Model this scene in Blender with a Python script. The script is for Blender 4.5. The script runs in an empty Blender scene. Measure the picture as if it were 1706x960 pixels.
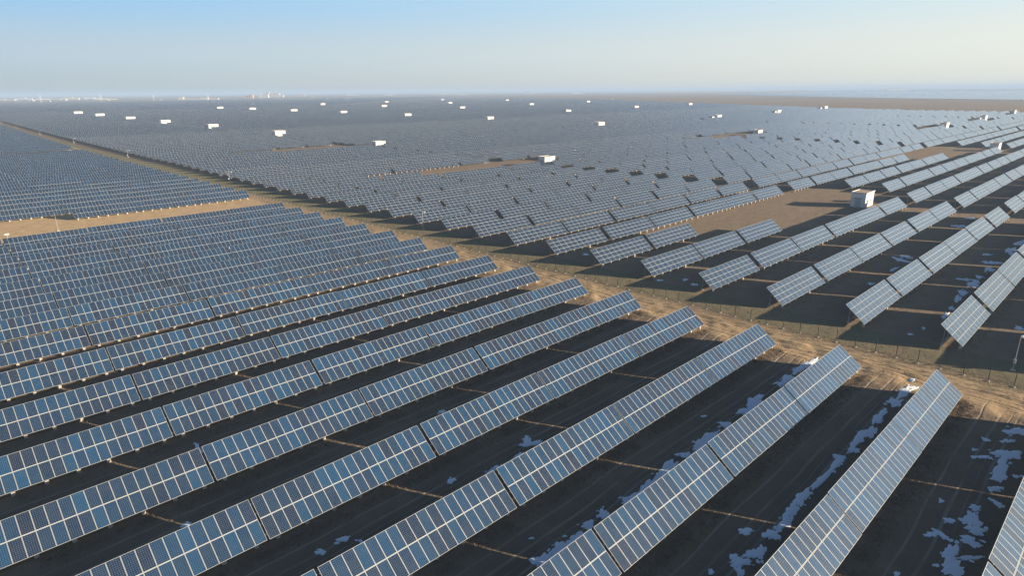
import bpy, math, random
import numpy as np
from mathutils import Matrix, Vector
random.seed(7); rng = np.random.default_rng(7)
S = bpy.context.scene
COL = S.collection

# ---------------------------------------------------------------- camera
FPX, PITCH, ROLL, YAW, CAMH = 1053.2, math.radians(17.35), math.radians(-0.499), math.radians(44.258), 36.93
def cam_axes():
    F = Vector((math.sin(YAW)*math.cos(PITCH), math.cos(YAW)*math.cos(PITCH), -math.sin(PITCH)))
    R = Vector((math.cos(YAW), -math.sin(YAW), 0)); U = R.cross(F)
    c, s = math.cos(ROLL), math.sin(ROLL)
    return F, c*R + s*U, -s*R + c*U
CF, CR, CU = cam_axes()
cd = bpy.data.cameras.new('camera'); cam = bpy.data.objects.new('camera', cd); COL.objects.link(cam)
cd.sensor_width = 36; cd.lens = FPX/1706*36; cd.clip_start = .5; cd.clip_end = 90000
m = Matrix((CR, CU, -CF)).transposed().to_4x4(); m.translation = (0, 0, CAMH); cam.matrix_world = m
S.camera = cam

# ---------------------------------------------------------------- light
SUN_AZ, SUN_EL = math.radians(146), math.radians(13.6)
SUN_STR, SKY_STR, EXPO = 5.0, 0.12, 0.93
HAZE = 1.7e-4
# linear sky colours by sin(elevation), away from the sun and toward it
SKY_COOL = [(0, (.215, .26, .29)), (.05, (.23, .30, .365)), (.125, (.145, .29, .45)), (.3, (.020, .066, .16)), (.7, (.0035, .018, .058))]
SKY_WARM = [(0, (.43, .43, .385)), (.05, (.44, .455, .42)), (.125, (.37, .44, .46)), (.3, (.46, .58, .69)), (.44, (.12, .20, .32)), (.7, (.005, .022, .065))]
W = bpy.data.worlds.new('World'); S.world = W; W.use_nodes = True
nt = W.node_tree; nt.nodes.clear()
sky = nt.nodes.new('ShaderNodeTexSky'); sky.sky_type = 'NISHITA'; sky.sun_disc = False
sky.sun_elevation = SUN_EL; sky.sun_rotation = SUN_AZ
sky.altitude = 0; sky.air_density = 1.0; sky.dust_density = 0.6; sky.ozone_density = 1.0
bg = nt.nodes.new('ShaderNodeBackground'); bg.inputs[1].default_value = SKY_STR
wo = nt.nodes.new('ShaderNodeOutputWorld')
# winter haze in the air itself: the lowest degrees of sky are milky, paler toward the sun
def wn(t, **k):
    o = nt.nodes.new('ShaderNode'+t)
    for a_, b_ in k.items(): setattr(o, a_, b_)
    return o
tc = wn('TexCoord'); sp = wn('SeparateXYZ'); nt.links.new(tc.outputs['Generated'], sp.inputs[0])
dt = wn('VectorMath', operation='DOT_PRODUCT'); nt.links.new(tc.outputs['Generated'], dt.inputs[0]); dt.inputs[1].default_value = (math.sin(SUN_AZ), math.cos(SUN_AZ), 0)
az = wn('MapRange'); nt.links.new(dt.outputs['Value'], az.inputs[0]); az.inputs[1].default_value = -.8; az.inputs[2].default_value = .5
def ramp(stops):
    r = wn('ValToRGB'); r.color_ramp.interpolation = 'B_SPLINE' if False else 'EASE'
    e = r.color_ramp.elements
    while len(e) > 2: e.remove(e[-1])
    for i, (p, c) in enumerate(stops):
        q = e[i] if i < 2 else e.new(p)
        q.position = p; q.color = (*c, 1)
    nt.links.new(sp.outputs[2], r.inputs[0]); return r
cool = ramp(SKY_COOL); warm = ramp(SKY_WARM)
mx = wn('Mix', data_type='RGBA'); nt.links.new(az.outputs[0], mx.inputs[0]); nt.links.new(cool.outputs[0], mx.inputs[6]); nt.links.new(warm.outputs[0], mx.inputs[7])
gn = wn('VectorMath', operation='SCALE'); nt.links.new(mx.outputs[2], gn.inputs[0]); gn.inputs[3].default_value = 1/SKY_STR
mm_ = wn('Mix', data_type='RGBA'); mm_.inputs[0].default_value = .95; nt.links.new(sky.outputs[0], mm_.inputs[6]); nt.links.new(gn.outputs[0], mm_.inputs[7])
nt.links.new(mm_.outputs[2], bg.inputs[0]); nt.links.new(bg.outputs[0], wo.inputs[0])
sd = bpy.data.lights.new('sun', 'SUN'); sd.energy = SUN_STR; sd.angle = math.radians(.5); sd.color = (1, .84, .64)
so = bpy.data.objects.new('sun', sd); COL.objects.link(so)
sv = Vector((math.sin(SUN_AZ)*math.cos(SUN_EL), math.cos(SUN_AZ)*math.cos(SUN_EL), math.sin(SUN_EL)))
so.rotation_euler = sv.to_track_quat('Z', 'Y').to_euler(); so.location = (60, -60, 80)
S.view_settings.view_transform = 'Standard'; S.view_settings.look = 'None'
S.view_settings.exposure = EXPO; S.view_settings.gamma = 1
S.render.engine = 'CYCLES'
try:
    S.cycles.max_bounces = 6; S.cycles.volume_bounces = 1; S.cycles.glossy_bounces = 3; S.cycles.diffuse_bounces = 3
except Exception: pass

def project(x, y, z):
    d = Vector((x, y, z-CAMH)); w = d.dot(CF)
    if w < 1: return None
    return 853 + FPX*d.dot(CR)/w, 480 - FPX*d.dot(CU)/w, w

# ---------------------------------------------------------------- node helpers
class NB:
    def __init__(s, name):
        s.m = bpy.data.materials.new(name); s.m.use_nodes = True; s.t = s.m.node_tree
        s.b = s.t.nodes['Principled BSDF']; s.out = s.t.nodes['Material Output']
    def n(s, ty, **kw):
        o = s.t.nodes.new('ShaderNode'+ty)
        for k, v in kw.items(): setattr(o, k, v)
        return o
    def L(s, a, b): s.t.links.new(a, b)
    def put(s, sock, v):
        if hasattr(v, 'is_linked') or isinstance(v, bpy.types.NodeSocket): s.L(v, sock)
        else: sock.default_value = v
    def math(s, op, a, b=None, c=None):
        o = s.n('Math', operation=op)
        for i, v in enumerate((a, b, c)):
            if v is not None: s.put(o.inputs[i], v)
        return o.outputs[0]
    def mix(s, f, a, b, mode='MIX'):
        o = s.n('Mix', data_type='RGBA', blend_type=mode)
        s.put(o.inputs[0], f); s.put(o.inputs[6], a); s.put(o.inputs[7], b)
        return o.outputs[2]
    def noise(s, vec, scale, detail=4, rough=.55, w=None):
        o = s.n('TexNoise'); o.inputs['Scale'].default_value = scale; o.inputs['Detail'].default_value = detail
        o.inputs['Roughness'].default_value = rough
        if vec is not None: s.L(vec, o.inputs['Vector'])
        return o.outputs[0]
    def ramp(s, f, a, b):
        o = s.n('MapRange', clamp=True); s.put(o.inputs[0], f); o.inputs[1].default_value = a; o.inputs[2].default_value = b
        return o.outputs[0]
    def scale(s, vec, x, y, z):
        o = s.n('Vector' 'Math' if False else 'VectorMath', operation='MULTIPLY'); s.L(vec, o.inputs[0]); o.inputs[1].default_value = (x, y, z)
        return o.outputs[0]
    def bump(s, h, strength, dist):
        o = s.n('Bump'); o.inputs['Strength'].default_value = strength; o.inputs['Distance'].default_value = dist
        s.L(h, o.inputs['Height']); s.L(o.outputs[0], s.b.inputs['Normal'])
def c3(*a): return (*a, 1)

def simple(name, col, rough=.6, metal=0, var=.15, scale=3, bump=0):
    k = NB(name); g = k.n('NewGeometry').outputs['Position']
    n = k.noise(g, scale, 5)
    k.L(k.mix(n, c3(*[c*(1-var) for c in col]), c3(*[min(1, c*(1+var)) for c in col])), k.b.inputs['Base Color'])
    k.b.inputs['Roughness'].default_value = rough; k.b.inputs['Metallic'].default_value = metal
    if bump: k.bump(k.noise(g, scale*6, 4), bump, .02)
    return k.m

def panel_glass(name, mode, nu, nv):
    """mode 'part': one module per object, uv 0..1.  mode 'grid': uv counted in modules, second uv = table seed"""
    k = NB(name)
    uvn = k.n('UVMap'); uvn.uv_map = 'UVMap'
    sx = k.n('SeparateXYZ'); k.L(uvn.outputs[0], sx.inputs[0]); u, v = sx.outputs[0], sx.outputs[1]
    if mode == 'part':
        oi = k.n('ObjectInfo'); r1 = oi.outputs['Random']
        wn = k.n('TexWhiteNoise', noise_dimensions='1D'); k.L(r1, wn.inputs['W']); r2 = wn.outputs[0]
        fu, fv = u, v
    else:
        sd_ = k.n('UVMap'); sd_.uv_map = 'seed'
        s2 = k.n('SeparateXYZ'); k.L(sd_.outputs[0], s2.inputs[0])
        oi = k.n('ObjectInfo')
        tid = k.math('ADD', k.math('MULTIPLY', s2.outputs[0], 913.7), k.math('MULTIPLY', oi.outputs['Random'], 517.3))
        cb = k.n('CombineXYZ'); k.L(k.math('FLOOR', u), cb.inputs[0]); k.L(k.math('FLOOR', v), cb.inputs[1]); k.L(tid, cb.inputs[2])
        wn = k.n('TexWhiteNoise', noise_dimensions='3D'); k.L(cb.outputs[0], wn.inputs['Vector']); r1 = wn.outputs[0]
        sc = k.n('SeparateColor'); k.L(wn.outputs[1], sc.inputs[0]); r2 = sc.outputs[2]
        fu, fv = k.math('FRACT', u), k.math('FRACT', v)
    # crystalline cell colour: navy to blue, a few purple-grey modules
    pos = k.n('NewGeometry').outputs['Position']
    big = k.noise(pos, .045, 2)
    wr = .7 if mode == 'part' else .4
    t = k.math('ADD', k.math('MULTIPLY', r1, wr), k.math('MULTIPLY', big, 1-wr))
    if nu < nv:
        s_ = 1.25 if mode == 'part' else 1.0
        col = k.mix(k.ramp(t, .15, .95), c3(.004*s_, .015*s_, .040*s_), c3(.003*s_, .046*s_, .112*s_))
        col = k.mix(k.math('MULTIPLY', k.math('GREATER_THAN', r2, .88), .5), col, c3(.010, .012, .030))
    else:
        col = k.mix(k.ramp(t, .1, .9), c3(.008, .019, .042), c3(.009, .036, .080))
        col = k.mix(k.math('MULTIPLY', k.math('GREATER_THAN', r2, .9), .5), col, c3(.022, .026, .055))
    # cell gaps and bus bars
    def line(f, n, w):
        a = k.math('FRACT', k.math('MULTIPLY', f, n)); a = k.math('ABSOLUTE', k.math('SUBTRACT', a, .5))
        return k.math('GREATER_THAN', a, .5-w)
    ln = k.math('MAXIMUM', line(fu, nu, .03), line(fv, nv, .03))
    busd = 1 if nu < nv else 0
    bus = line(fu if busd else fv, (nu if busd else nv)*3, .035)
    col = k.mix(k.math('MULTIPLY', ln, .62), col, c3(.30, .36, .40))
    col = k.mix(k.math('MULTIPLY', bus, .10), col, c3(.30, .35, .40))
    dust = k.noise(pos, .9, 5, .65)
    col = k.mix(k.math('MULTIPLY', k.ramp(dust, .35, .8), .05), col, c3(.30, .26, .2))
    k.L(col, k.b.inputs['Base Color'])
    rr = k.math('ADD', k.math('MULTIPLY', dust, .12), .16)
    k.L(rr, k.b.inputs['Roughness'])
    k.b.inputs['IOR'].default_value = 1.9 if nu < nv else 1.95
    if 'Sheen Weight' in k.b.inputs:
        k.b.inputs['Sheen Weight'].default_value = .05 if nu < nv else .10; k.b.inputs['Sheen Roughness'].default_value = .35
        k.b.inputs['Sheen Tint'].default_value = c3(.6, .8, 1)
    if mode == 'grid':
        # frame lines between the modules
        def edge(f, w):
            return k.math('GREATER_THAN', k.math('ABSOLUTE', k.math('SUBTRACT', f, .5)), .5-w)
        wu, wv = (.030, .014) if nu < nv else (.019, .034)
        e = k.math('MAXIMUM', edge(fu, wu), edge(fv, wv))
        fr = k.n('BsdfPrincipled'); fr.inputs['Base Color'].default_value = c3(.40, .42, .43) if nu < nv else c3(.48, .49, .48)
        fr.inputs['Roughness'].default_value = .5; fr.inputs['Metallic'].default_value = .15
        ms = k.n('MixShader'); k.L(e, ms.inputs[0]); k.L(k.b.outputs[0], ms.inputs[1]); k.L(fr.outputs[0], ms.inputs[2])
        k.L(ms.outputs[0], k.out.inputs[0])
    return k.m

M_GA = panel_glass('glass_tall_module', 'part', 6, 12)
M_GB = panel_glass('glass_wide_module', 'part', 10, 6)
M_RA = panel_glass('glass_array_two_tier', 'grid', 6, 12)
M_RB = panel_glass('glass_array_four_tier', 'grid', 10, 6)
M_FR = simple('anodised_frame', (.50, .51, .49), .5, .15, .05)
M_BACK = simple('white_backsheet', (.42, .43, .44), .7, 0, .05)
M_STEEL = simple('galvanised_steel', (.42, .43, .43), .5, .5, .15)
M_CONC = simple('pale_concrete', (.46, .42, .36), .9, 0, .2, 4, .3)
M_GREEN = simple('green_post_paint', (.015, .03, .024), .6, 0, .2)
M_WIRE = simple('wire', (.12, .15, .12), .6, .3, .1)
M_WHITE = simple('white_wall_paint', (.70, .68, .64), .8, 0, .06, .6, .15)
M_ROOF = simple('tan_roof_sheet', (.50, .36, .24), .85, 0, .15, 1, .2)
M_DARK = simple('dark_louvre', (.05, .05, .055), .6, 0, .1)
M_DOOR = simple('grey_door_paint', (.48, .50, .52), .5, 0, .05)
M_POLE = simple('light_grey_pole', (.42, .42, .41), .5, .2, .05)
M_TAN = simple('orange_tan_render', (.62, .36, .20), .85, 0, .1, .05)
M_CREAM = simple('cream_render', (.74, .66, .50), .85, 0, .1, .05)
M_SNOW = simple('old_snow', (.88, .92, .96), .7, 0, .06, 3, .4)
M_STRAW = simple('dry_straw', (.27, .19, .125), .9, 0, .35, 2)
M_PYLON = simple('pylon_steel', (.5, .5, .5), .6, .3, .1)

def ground_material(name, kind):
    k = NB(name); P = k.n('NewGeometry').outputs['Position']
    xyz = k.n('SeparateXYZ'); k.L(P, xyz.inputs[0]); X, Y = xyz.outputs[0], xyz.outputs[1]
    big = k.noise(P, .02, 5); mid = k.noise(P, .35, 7, .62); fine = k.noise(P, 2.6, 8, .7)
    warp = k.math('MULTIPLY', k.math('SUBTRACT', k.noise(P, .25, 4), .5), 3.0)
    Xw = k.math('ADD', X, warp); Yw = k.math('ADD', Y, warp)
    def band(v, a, b, soft=.8):
        lo = k.ramp(v, a-soft, a+soft); hi = k.ramp(v, b+soft, b-soft)
        return k.math('MULTIPLY', lo, hi)
    soil = k.mix(k.ramp(mid, .3, .72), c3(.25, .185, .122), c3(.36, .265, .172))
    soil = k.mix(k.math('MULTIPLY', k.ramp(fine, .5, .75), .5), soil, c3(.13, .09, .06))
    far = k.mix(k.ramp(big, .35, .65), c3(.27, .21, .15), c3(.34, .26, .175))
    soil = k.mix(.35, soil, far)
    # aisle shade deepened in the colour: soil between the left rows painted darker
    aisle_shade = k.math('MULTIPLY', k.ramp(Xw, 87, 80), k.ramp(k.noise(P, .12, 4), .2, .5))
    aisle_shade = k.math('MULTIPLY', aisle_shade, k.ramp(Y, 205, 198))
    soil = k.mix(k.math('MULTIPLY', aisle_shade, .36), soil, c3(.105, .085, .066))
    # thin grey-green winter growth beside the fence
    ga = band(Xw, 97.0, 106.5)
    ga = k.math('MULTIPLY', ga, k.ramp(mid, .25, .6))
    soil = k.mix(k.math('MULTIPLY', ga, .68), soil, k.mix(k.ramp(Y, 120, 320), c3(.20, .19, .10), c3(.27, .27, .12)))
    # graded sand in the cross lane and on the service track
    sand = k.mix(k.ramp(mid, .3, .7), c3(.56, .38, .20), c3(.74, .52, .29))
    sand = k.mix(k.math('MULTIPLY', k.ramp(fine, .52, .8), .55), sand, c3(.20, .14, .085))
    lane = k.math('MULTIPLY', band(Yw, 201, 246, 2), k.ramp(Xw, 96, 92))
    trk = band(Xw, 87.0, 96.5, 1.2)
    soil = k.mix(k.math('MAXIMUM', lane, k.math('MULTIPLY', trk, .65)), soil, sand)
    # tyre ruts: along the track (Y) and along the aisles (X)
    st = k.noise(k.scale(P, 1.7, .035, 1), 1.0, 5, .6)
    rut = k.math('MULTIPLY', k.ramp(st, .5, .68), band(Xw, 86, 98, 1))
    soil = k.mix(k.math('MULTIPLY', rut, .55), soil, c3(.13, .10, .07))
    yy = k.math('ADD', Y, k.math('MULTIPLY', k.math('SUBTRACT', k.noise(k.scale(P, .03, .03, 1), 1, 2), .5), 2.4))
    fr = k.math('FRACT', k.math('DIVIDE', k.math('SUBTRACT', yy, 11.7), 11.85))
    def groove(c, w):
        return k.ramp(k.math('ABSOLUTE', k.math('SUBTRACT', fr, c)), w, 0)
    gr = k.math('MAXIMUM', k.math('MAXIMUM', groove(.50, .018), groove(.64, .018)), k.math('MAXIMUM', groove(.78, .014), groove(.56, .008)))
    gr = k.math('MULTIPLY', gr, k.ramp(k.noise(k.scale(P, .12, .9, 1), 1, 4), .32, .62))
    gm = k.math('MULTIPLY', gr, k.ramp(X, 91, 87))
    soil = k.mix(k.math('MULTIPLY', gm, .8), soil, c3(.46, .38, .29))
    # scattered pale pebbles / dark clods
    vo = k.n('TexVoronoi'); vo.inputs['Scale'].default_value = 1.6; k.L(P, vo.inputs['Vector'])
    soil = k.mix(k.math('MULTIPLY', k.ramp(vo.outputs['Distance'], .16, .05), .45), soil, c3(.11, .085, .06))
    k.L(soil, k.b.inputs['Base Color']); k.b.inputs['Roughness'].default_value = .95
    if 'Specular IOR Level' in k.b.inputs: k.b.inputs['Specular IOR Level'].default_value = .15
    h = k.math('ADD', k.math('MULTIPLY', mid, .8), k.math('MULTIPLY', fine, .35))
    h = k.math('SUBTRACT', h, k.math('MULTIPLY', rut, .35)); h = k.math('SUBTRACT', h, k.math('MULTIPLY', gm, .3))
    k.bump(h, .8, .3)
    return k.m
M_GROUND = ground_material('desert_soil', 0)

# ---------------------------------------------------------------- mesh helpers
class MB:
    def __init__(s): s.v, s.f, s.mi, s.uv = [], [], [], []
    def quad(s, a, b, c, d, mi=0, uv=None):
        i = len(s.v); s.v += [a, b, c, d]; s.f.append((i, i+1, i+2, i+3)); s.mi.append(mi)
        s.uv.append(uv or ((0, 0), (1, 0), (1, 1), (0, 1)))
    def tri(s, a, b, c, mi=0):
        i = len(s.v); s.v += [a, b, c]; s.f.append((i, i+1, i+2)); s.mi.append(mi); s.uv.append(((0, 0), (1, 0), (0, 1)))
    def box(s, x0, x1, y0, y1, z0, z1, mi=0, M=None, skip=()):
        P = [(x0,y0,z0),(x1,y0,z0),(x1,y1,z0),(x0,y1,z0),(x0,y0,z1),(x1,y0,z1),(x1,y1,z1),(x0,y1,z1)]
        if M is not None: P = [tuple(M @ Vector(p)) for p in P]
        for n, q in (('b',(3,2,1,0)),('t',(4,5,6,7)),('s',(0,1,5,4)),('e',(1,2,6,5)),('n',(2,3,7,6)),('w',(3,0,4,7))):
            if n not in skip: s.quad(*[P[j] for j in q], mi)
    def bar(s, a, b, w, h=None, mi=0, up=(0,0,1)):
        a, b = Vector(a), Vector(b); d = (b-a); L = d.length; d.normalize(); u = Vector(up)
        if abs(d.dot(u)) > .95: u = Vector((0,1,0))
        r = d.cross(u).normalized(); u = r.cross(d); M = Matrix((r, d, u)).transposed().to_4x4(); M.translation = a
        h = h or w; s.box(-w/2, w/2, 0, L, -h/2, h/2, mi, M)
    def cyl(s, x, y, z0, z1, r, r1=None, n=10, mi=0):
        r1 = r if r1 is None else r1
        p = [(math.cos(2*math.pi*i/n), math.sin(2*math.pi*i/n)) for i in range(n)]
        for i in range(n):
            (a, b), (c, d) = p[i], p[(i+1) % n]
            s.quad((x+a*r, y+b*r, z0), (x+c*r, y+d*r, z0), (x+c*r1, y+d*r1, z1), (x+a*r1, y+b*r1, z1), mi)
            s.tri((x, y, z1), (x+a*r1, y+b*r1, z1), (x+c*r1, y+d*r1, z1), mi)
    def mesh(s, name, mats, seed=None):
        me = bpy.data.meshes.new(name); me.from_pydata(s.v, [], s.f)
        for mm in mats: me.materials.append(mm)
        me.polygons.foreach_set('material_index', s.mi)
        ul = me.uv_layers.new(name='UVMap'); flat = [c for f in s.uv for p in f for c in p]
        ul.data.foreach_set('uv', flat)
        if seed is not None:
            u2 = me.uv_layers.new(name='seed')
            u2.data.foreach_set('uv', [seed]*(2*len(me.loops)))
        me.update(); return me
def link(name, me, parent=None, loc=(0,0,0)):
    o = bpy.data.objects.new(name, me); COL.objects.link(o); o.location = loc
    if parent is not None: o.parent = parent
    return o
def tag(o, label, cat, group=None):
    o['label'] = label; o['category'] = cat
    if group: o['group'] = group
    return o
def kind(o, k): o['kind'] = k; return o
def copy_tree(o, parent=None):
    c = o.copy(); COL.objects.link(c); c.parent = parent
    for ch in KIDS.get(o.name, []): copy_tree_child(ch, c)
    return c
def copy_tree_child(o, parent):
    c = o.copy(); COL.objects.link(c); c.parent = parent
    for ch in KIDS.get(o.name, []): copy_tree_child(ch, c)
KIDS = {}
def child(name, me, parent, loc=(0,0,0)):
    o = link(name, me, parent, loc); KIDS.setdefault(parent.name, []).append(o); return o

# ---------------------------------------------------------------- ground
def vnoise(x, y, s, seed=0):
    x = x/s; y = y/s; xi = np.floor(x).astype(int); yi = np.floor(y).astype(int); fx = x-xi; fy = y-yi
    fx = fx*fx*(3-2*fx); fy = fy*fy*(3-2*fy)
    def h(a, b):
        n = (a*374761393 + b*668265263 + seed*974711) & 0x7fffffff
        n = ((n ^ (n >> 13))*1274126177) & 0x7fffffff
        return ((n ^ (n >> 16)) & 0xffff)/65535.
    return (h(xi,yi)*(1-fx)+h(xi+1,yi)*fx)*(1-fy)+(h(xi,yi+1)*(1-fx)+h(xi+1,yi+1)*fx)*fy
def sstep(v, a, b): t = np.clip((v-a)/(b-a), 0, 1); return t*t*(3-2*t)
def ground_h(x, y):
    near = 1-sstep(np.hypot(x-60, y-60), 160, 320)
    h = .10*(vnoise(x, y, 6, 1)-.5) + .06*(vnoise(x, y, 1.9, 2)-.5)
    mound = sstep(x, 83, 88)*(1-sstep(x, 93, 97))
    h = h + mound*(.26*(vnoise(x, y, 2.2, 3)**2) + .14*(vnoise(x, y, .9, 4)-.4))
    rut = sstep(x, 88, 89)*(1-sstep(x, 95, 96.5))
    h = h - rut*.10*(0.5+0.5*np.sin((x+.8*(vnoise(y*1., y*0, 9, 5)-.5))*4.2))
    return h*near
def axis(a, b, step, far=42000):
    c = np.arange(a, b+step, step); g, s = [], step
    p = b+step
    while p < far: s *= 1.35; p += s; g.append(min(p, far))
    gl, s, p = [], step, a
    while p > -far: s *= 1.35; p -= s; gl.append(max(p, -far))
    return np.array(gl[::-1]+list(c)+g)
gx, gy = axis(8, 128, .42), axis(-6, 150, .42)
XX, YY = np.meshgrid(gx, gy); ZZ = ground_h(XX, YY)
nv_x, nv_y = len(gx), len(gy)
gm = bpy.data.meshes.new('ground')
vs = np.stack([XX, YY, ZZ], -1).reshape(-1, 3)
i0 = (np.arange(nv_y-1)[:, None]*nv_x + np.arange(nv_x-1)[None, :]).reshape(-1)
fs = np.stack([i0, i0+1, i0+1+nv_x, i0+nv_x], 1)
gm.vertices.add(len(vs)); gm.vertices.foreach_set('co', vs.reshape(-1).astype(np.float32))
gm.loops.add(fs.size); gm.loops.foreach_set('vertex_index', fs.reshape(-1).astype(np.int32))
gm.polygons.add(len(fs)); gm.polygons.foreach_set('loop_start', (np.arange(len(fs))*4).astype(np.int32))
gm.update(calc_edges=True); gm.validate(); gm.shade_smooth()
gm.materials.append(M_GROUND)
kind(link('ground', gm), 'structure')

# ---------------------------------------------------------------- solar tables
TA, LA, ZA = math.radians(37.7), 4.02, .50      # two tiers of upright modules
TB, LB, ZB = math.radians(40.0), 4.18, .70      # four tiers of modules lying on their side
def tilt_matrix(t, z): M = Matrix.Rotation(t, 4, 'X'); M.translation = (0, 0, z); return M
MA, MBt = tilt_matrix(TA, ZA), tilt_matrix(TB, ZB)
NA, WA = 18, .995        # columns and pitch
NBc, WB = 11, 1.785
def module_mesh(name, w, l, M, glass, bw):
    b = MB(); T = lambda x, y, z: tuple(M.to_3x3() @ Vector((x, y, z)))
    t = .038
    o = [(0,0),(w,0),(w,l),(0,l)]; i = [(bw,bw),(w-bw,bw),(w-bw,l-bw),(bw,l-bw)]
    for a in range(4):
        c = (a+1) % 4
        b.quad(T(*o[a],t), T(*o[c],t), T(*i[c],t), T(*i[a],t), 1)
        b.quad(T(*o[a],0), T(*o[c],0), T(*o[c],t), T(*o[a],t), 1)
        b.quad(T(*i[a],t), T(*i[c],t), T(*i[c],t-.004), T(*i[a],t-.004), 1)
    b.quad(*[T(*p, t-.004) for p in i], 0)
    b.quad(*[T(*p, .01) for p in o[::-1]], 2)
    return b.mesh(name, [glass, M_FR, M_BACK])
ME_MODA = module_mesh('tall_module', .977, 1.98, MA, M_GA, .026)
ME_MODB = module_mesh('wide_module', 1.765, 1.015, MBt, M_GB, .028)

def frame_meshes(M, L, half, z, nrail, nsup, tilt):
    rail = MB()
    r = M.to_3x3()
    rail.box(-half, half, -.03, .03, -.07, -.005, 0, r.to_4x4())
    sup = MB(); up = r @ Vector((0, L*.88, -.11)); lo = r @ Vector((0, L*.10, -.11))
    lo += Vector((0,0,z)); up += Vector((0,0,z))
    sup.bar(lo, up, .07, .09)
    sup.bar((0, lo.y, .32), lo, .08); sup.bar((0, up.y-.25, .15), (0, up.y-.25, up.z-.2), .09)
    sup.bar((0, up.y-.25, .75), (0, lo.y+(up.y-lo.y)*.45, lo.z+(up.z-lo.z)*.45), .05)
    foot = MB(); foot.box(-.17, .17, lo.y-.17, lo.y+.17, -.3, .34)
    foot2 = MB(); foot2.box(-.19, .19, up.y-.44, up.y-.06, -.3, .22)
    return (rail.mesh('rail', [M_STEEL]), sup.mesh('support_frame', [M_STEEL]), foot.mesh('footing', [M_CONC]), foot2.mesh('footing', [M_CONC]))
_b = MB(); _b.box(-8.95, 8.95, -.03, .03, -.045, .002, 0, MA.to_3x3().to_4x4()); MIDR = _b.mesh('rail', [M_FR])
FA, FB = frame_meshes(MA, LA, 9.0, ZA, 4, 7, TA), frame_meshes(MBt, LB, 9.78, ZB, 4, 7, TB)

def array_mesh(name, M, L, n, w, rows, mat, seed, split=0):
    """whole glazed surface of one table as a thin slab, module grid in the material"""
    b = MB(); T = lambda x, y, z: tuple(M @ Vector((x, y, z))); W_ = n*w
    x0, x1 = -W_/2, W_/2; t = .038
    hs = L/rows
    ys = [0, L] if not split else [0, L]
    if not split: b.quad(T(x0,0,t), T(x1,0,t), T(x1,L,t), T(x0,L,t), 0, ((0,0),(n,0),(n,rows),(0,rows)))
    else:
        b.quad(T(x0,0,t), T(x1,0,t), T(x1,L/2-.02,t), T(x0,L/2-.02,t), 0, ((0,0),(n,0),(n,1),(0,1)))
        b.quad(T(x0,L/2-.02,t), T(x1,L/2-.02,t), T(x1,L/2+.02,t), T(x0,L/2+.02,t), 1)
        b.quad(T(x0,L/2+.02,t), T(x1,L/2+.02,t), T(x1,L,t), T(x0,L,t), 0, ((0,1),(n,1),(n,2),(0,2)))
    o = [(x0,0),(x1,0),(x1,L),(x0,L)]
    for a in range(4):
        c = (a+1) % 4; b.quad(T(*o[a],0), T(*o[c],0), T(*o[c],t), T(*o[a],t), 1)
    b.quad(*[T(*p, 0) for p in o[::-1]], 2)
    return b.mesh(name, [mat, M_FR, M_BACK], seed)
def support_mesh(M, L, half, z, nsup):
    b = MB(); r = M.to_3x3()
    up = r @ Vector((0, L*.88, -.11)); lo = r @ Vector((0, L*.10, -.11)); lo.z += z; up.z += z
    for i in range(nsup):
        x = -half+.9+(2*half-1.8)*i/max(1, nsup-1)
        b.bar((x, lo.y, lo.z), (x, up.y, up.z), .07, .09)
        b.box(x-.17, x+.17, lo.y-.17, lo.y+.17, -.3, lo.z-.04, 1)
        b.bar((x, up.y-.25, -.2), (x, up.y-.25, up.z-.2), .1)
    return b.mesh('support_frame', [M_STEEL, M_CONC])
ARR_A = [array_mesh('glazed_surface', MA, LA, NA, WA, 2, M_RA, s, 1) for s in (.11,.37,.59,.83)]
ARR_B = [array_mesh('glazed_surface', MBt, LB, NBc, WB, 4, M_RB, s) for s in (.13,.31,.57,.79)]
SUP_A, SUP_B = support_mesh(MA, LA, 9.0, ZA, 7), support_mesh(MBt, LB, 9.8, ZB, 7)
LEG1 = {'A': support_mesh(MA, LA, .9, ZA, 1), 'B': support_mesh(MBt, LB, .9, ZB, 1)}
LX = {'A': [-8.1+2.7*i for i in range(7)], 'B': [-8.9+8.9/3*i for i in range(7)]}
def merged(meA, meB, name):
    import bmesh
    bm = bmesh.new(); n0 = len(meA.materials); bm.from_mesh(meA); k0 = len(bm.faces); bm.from_mesh(meB); bm.faces.ensure_lookup_table()
    for f in bm.faces[k0:]: f.material_index += n0
    me = bpy.data.meshes.new(name); bm.to_mesh(me); bm.free()
    for mm in list(meA.materials)+list(meB.materials): me.materials.append(mm)
    return me
ONE_A = [merged(a, SUP_A, 'solar_table') for a in ARR_A]
ONE_B = [merged(a, SUP_B, 'solar_table') for a in ARR_B]

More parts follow.
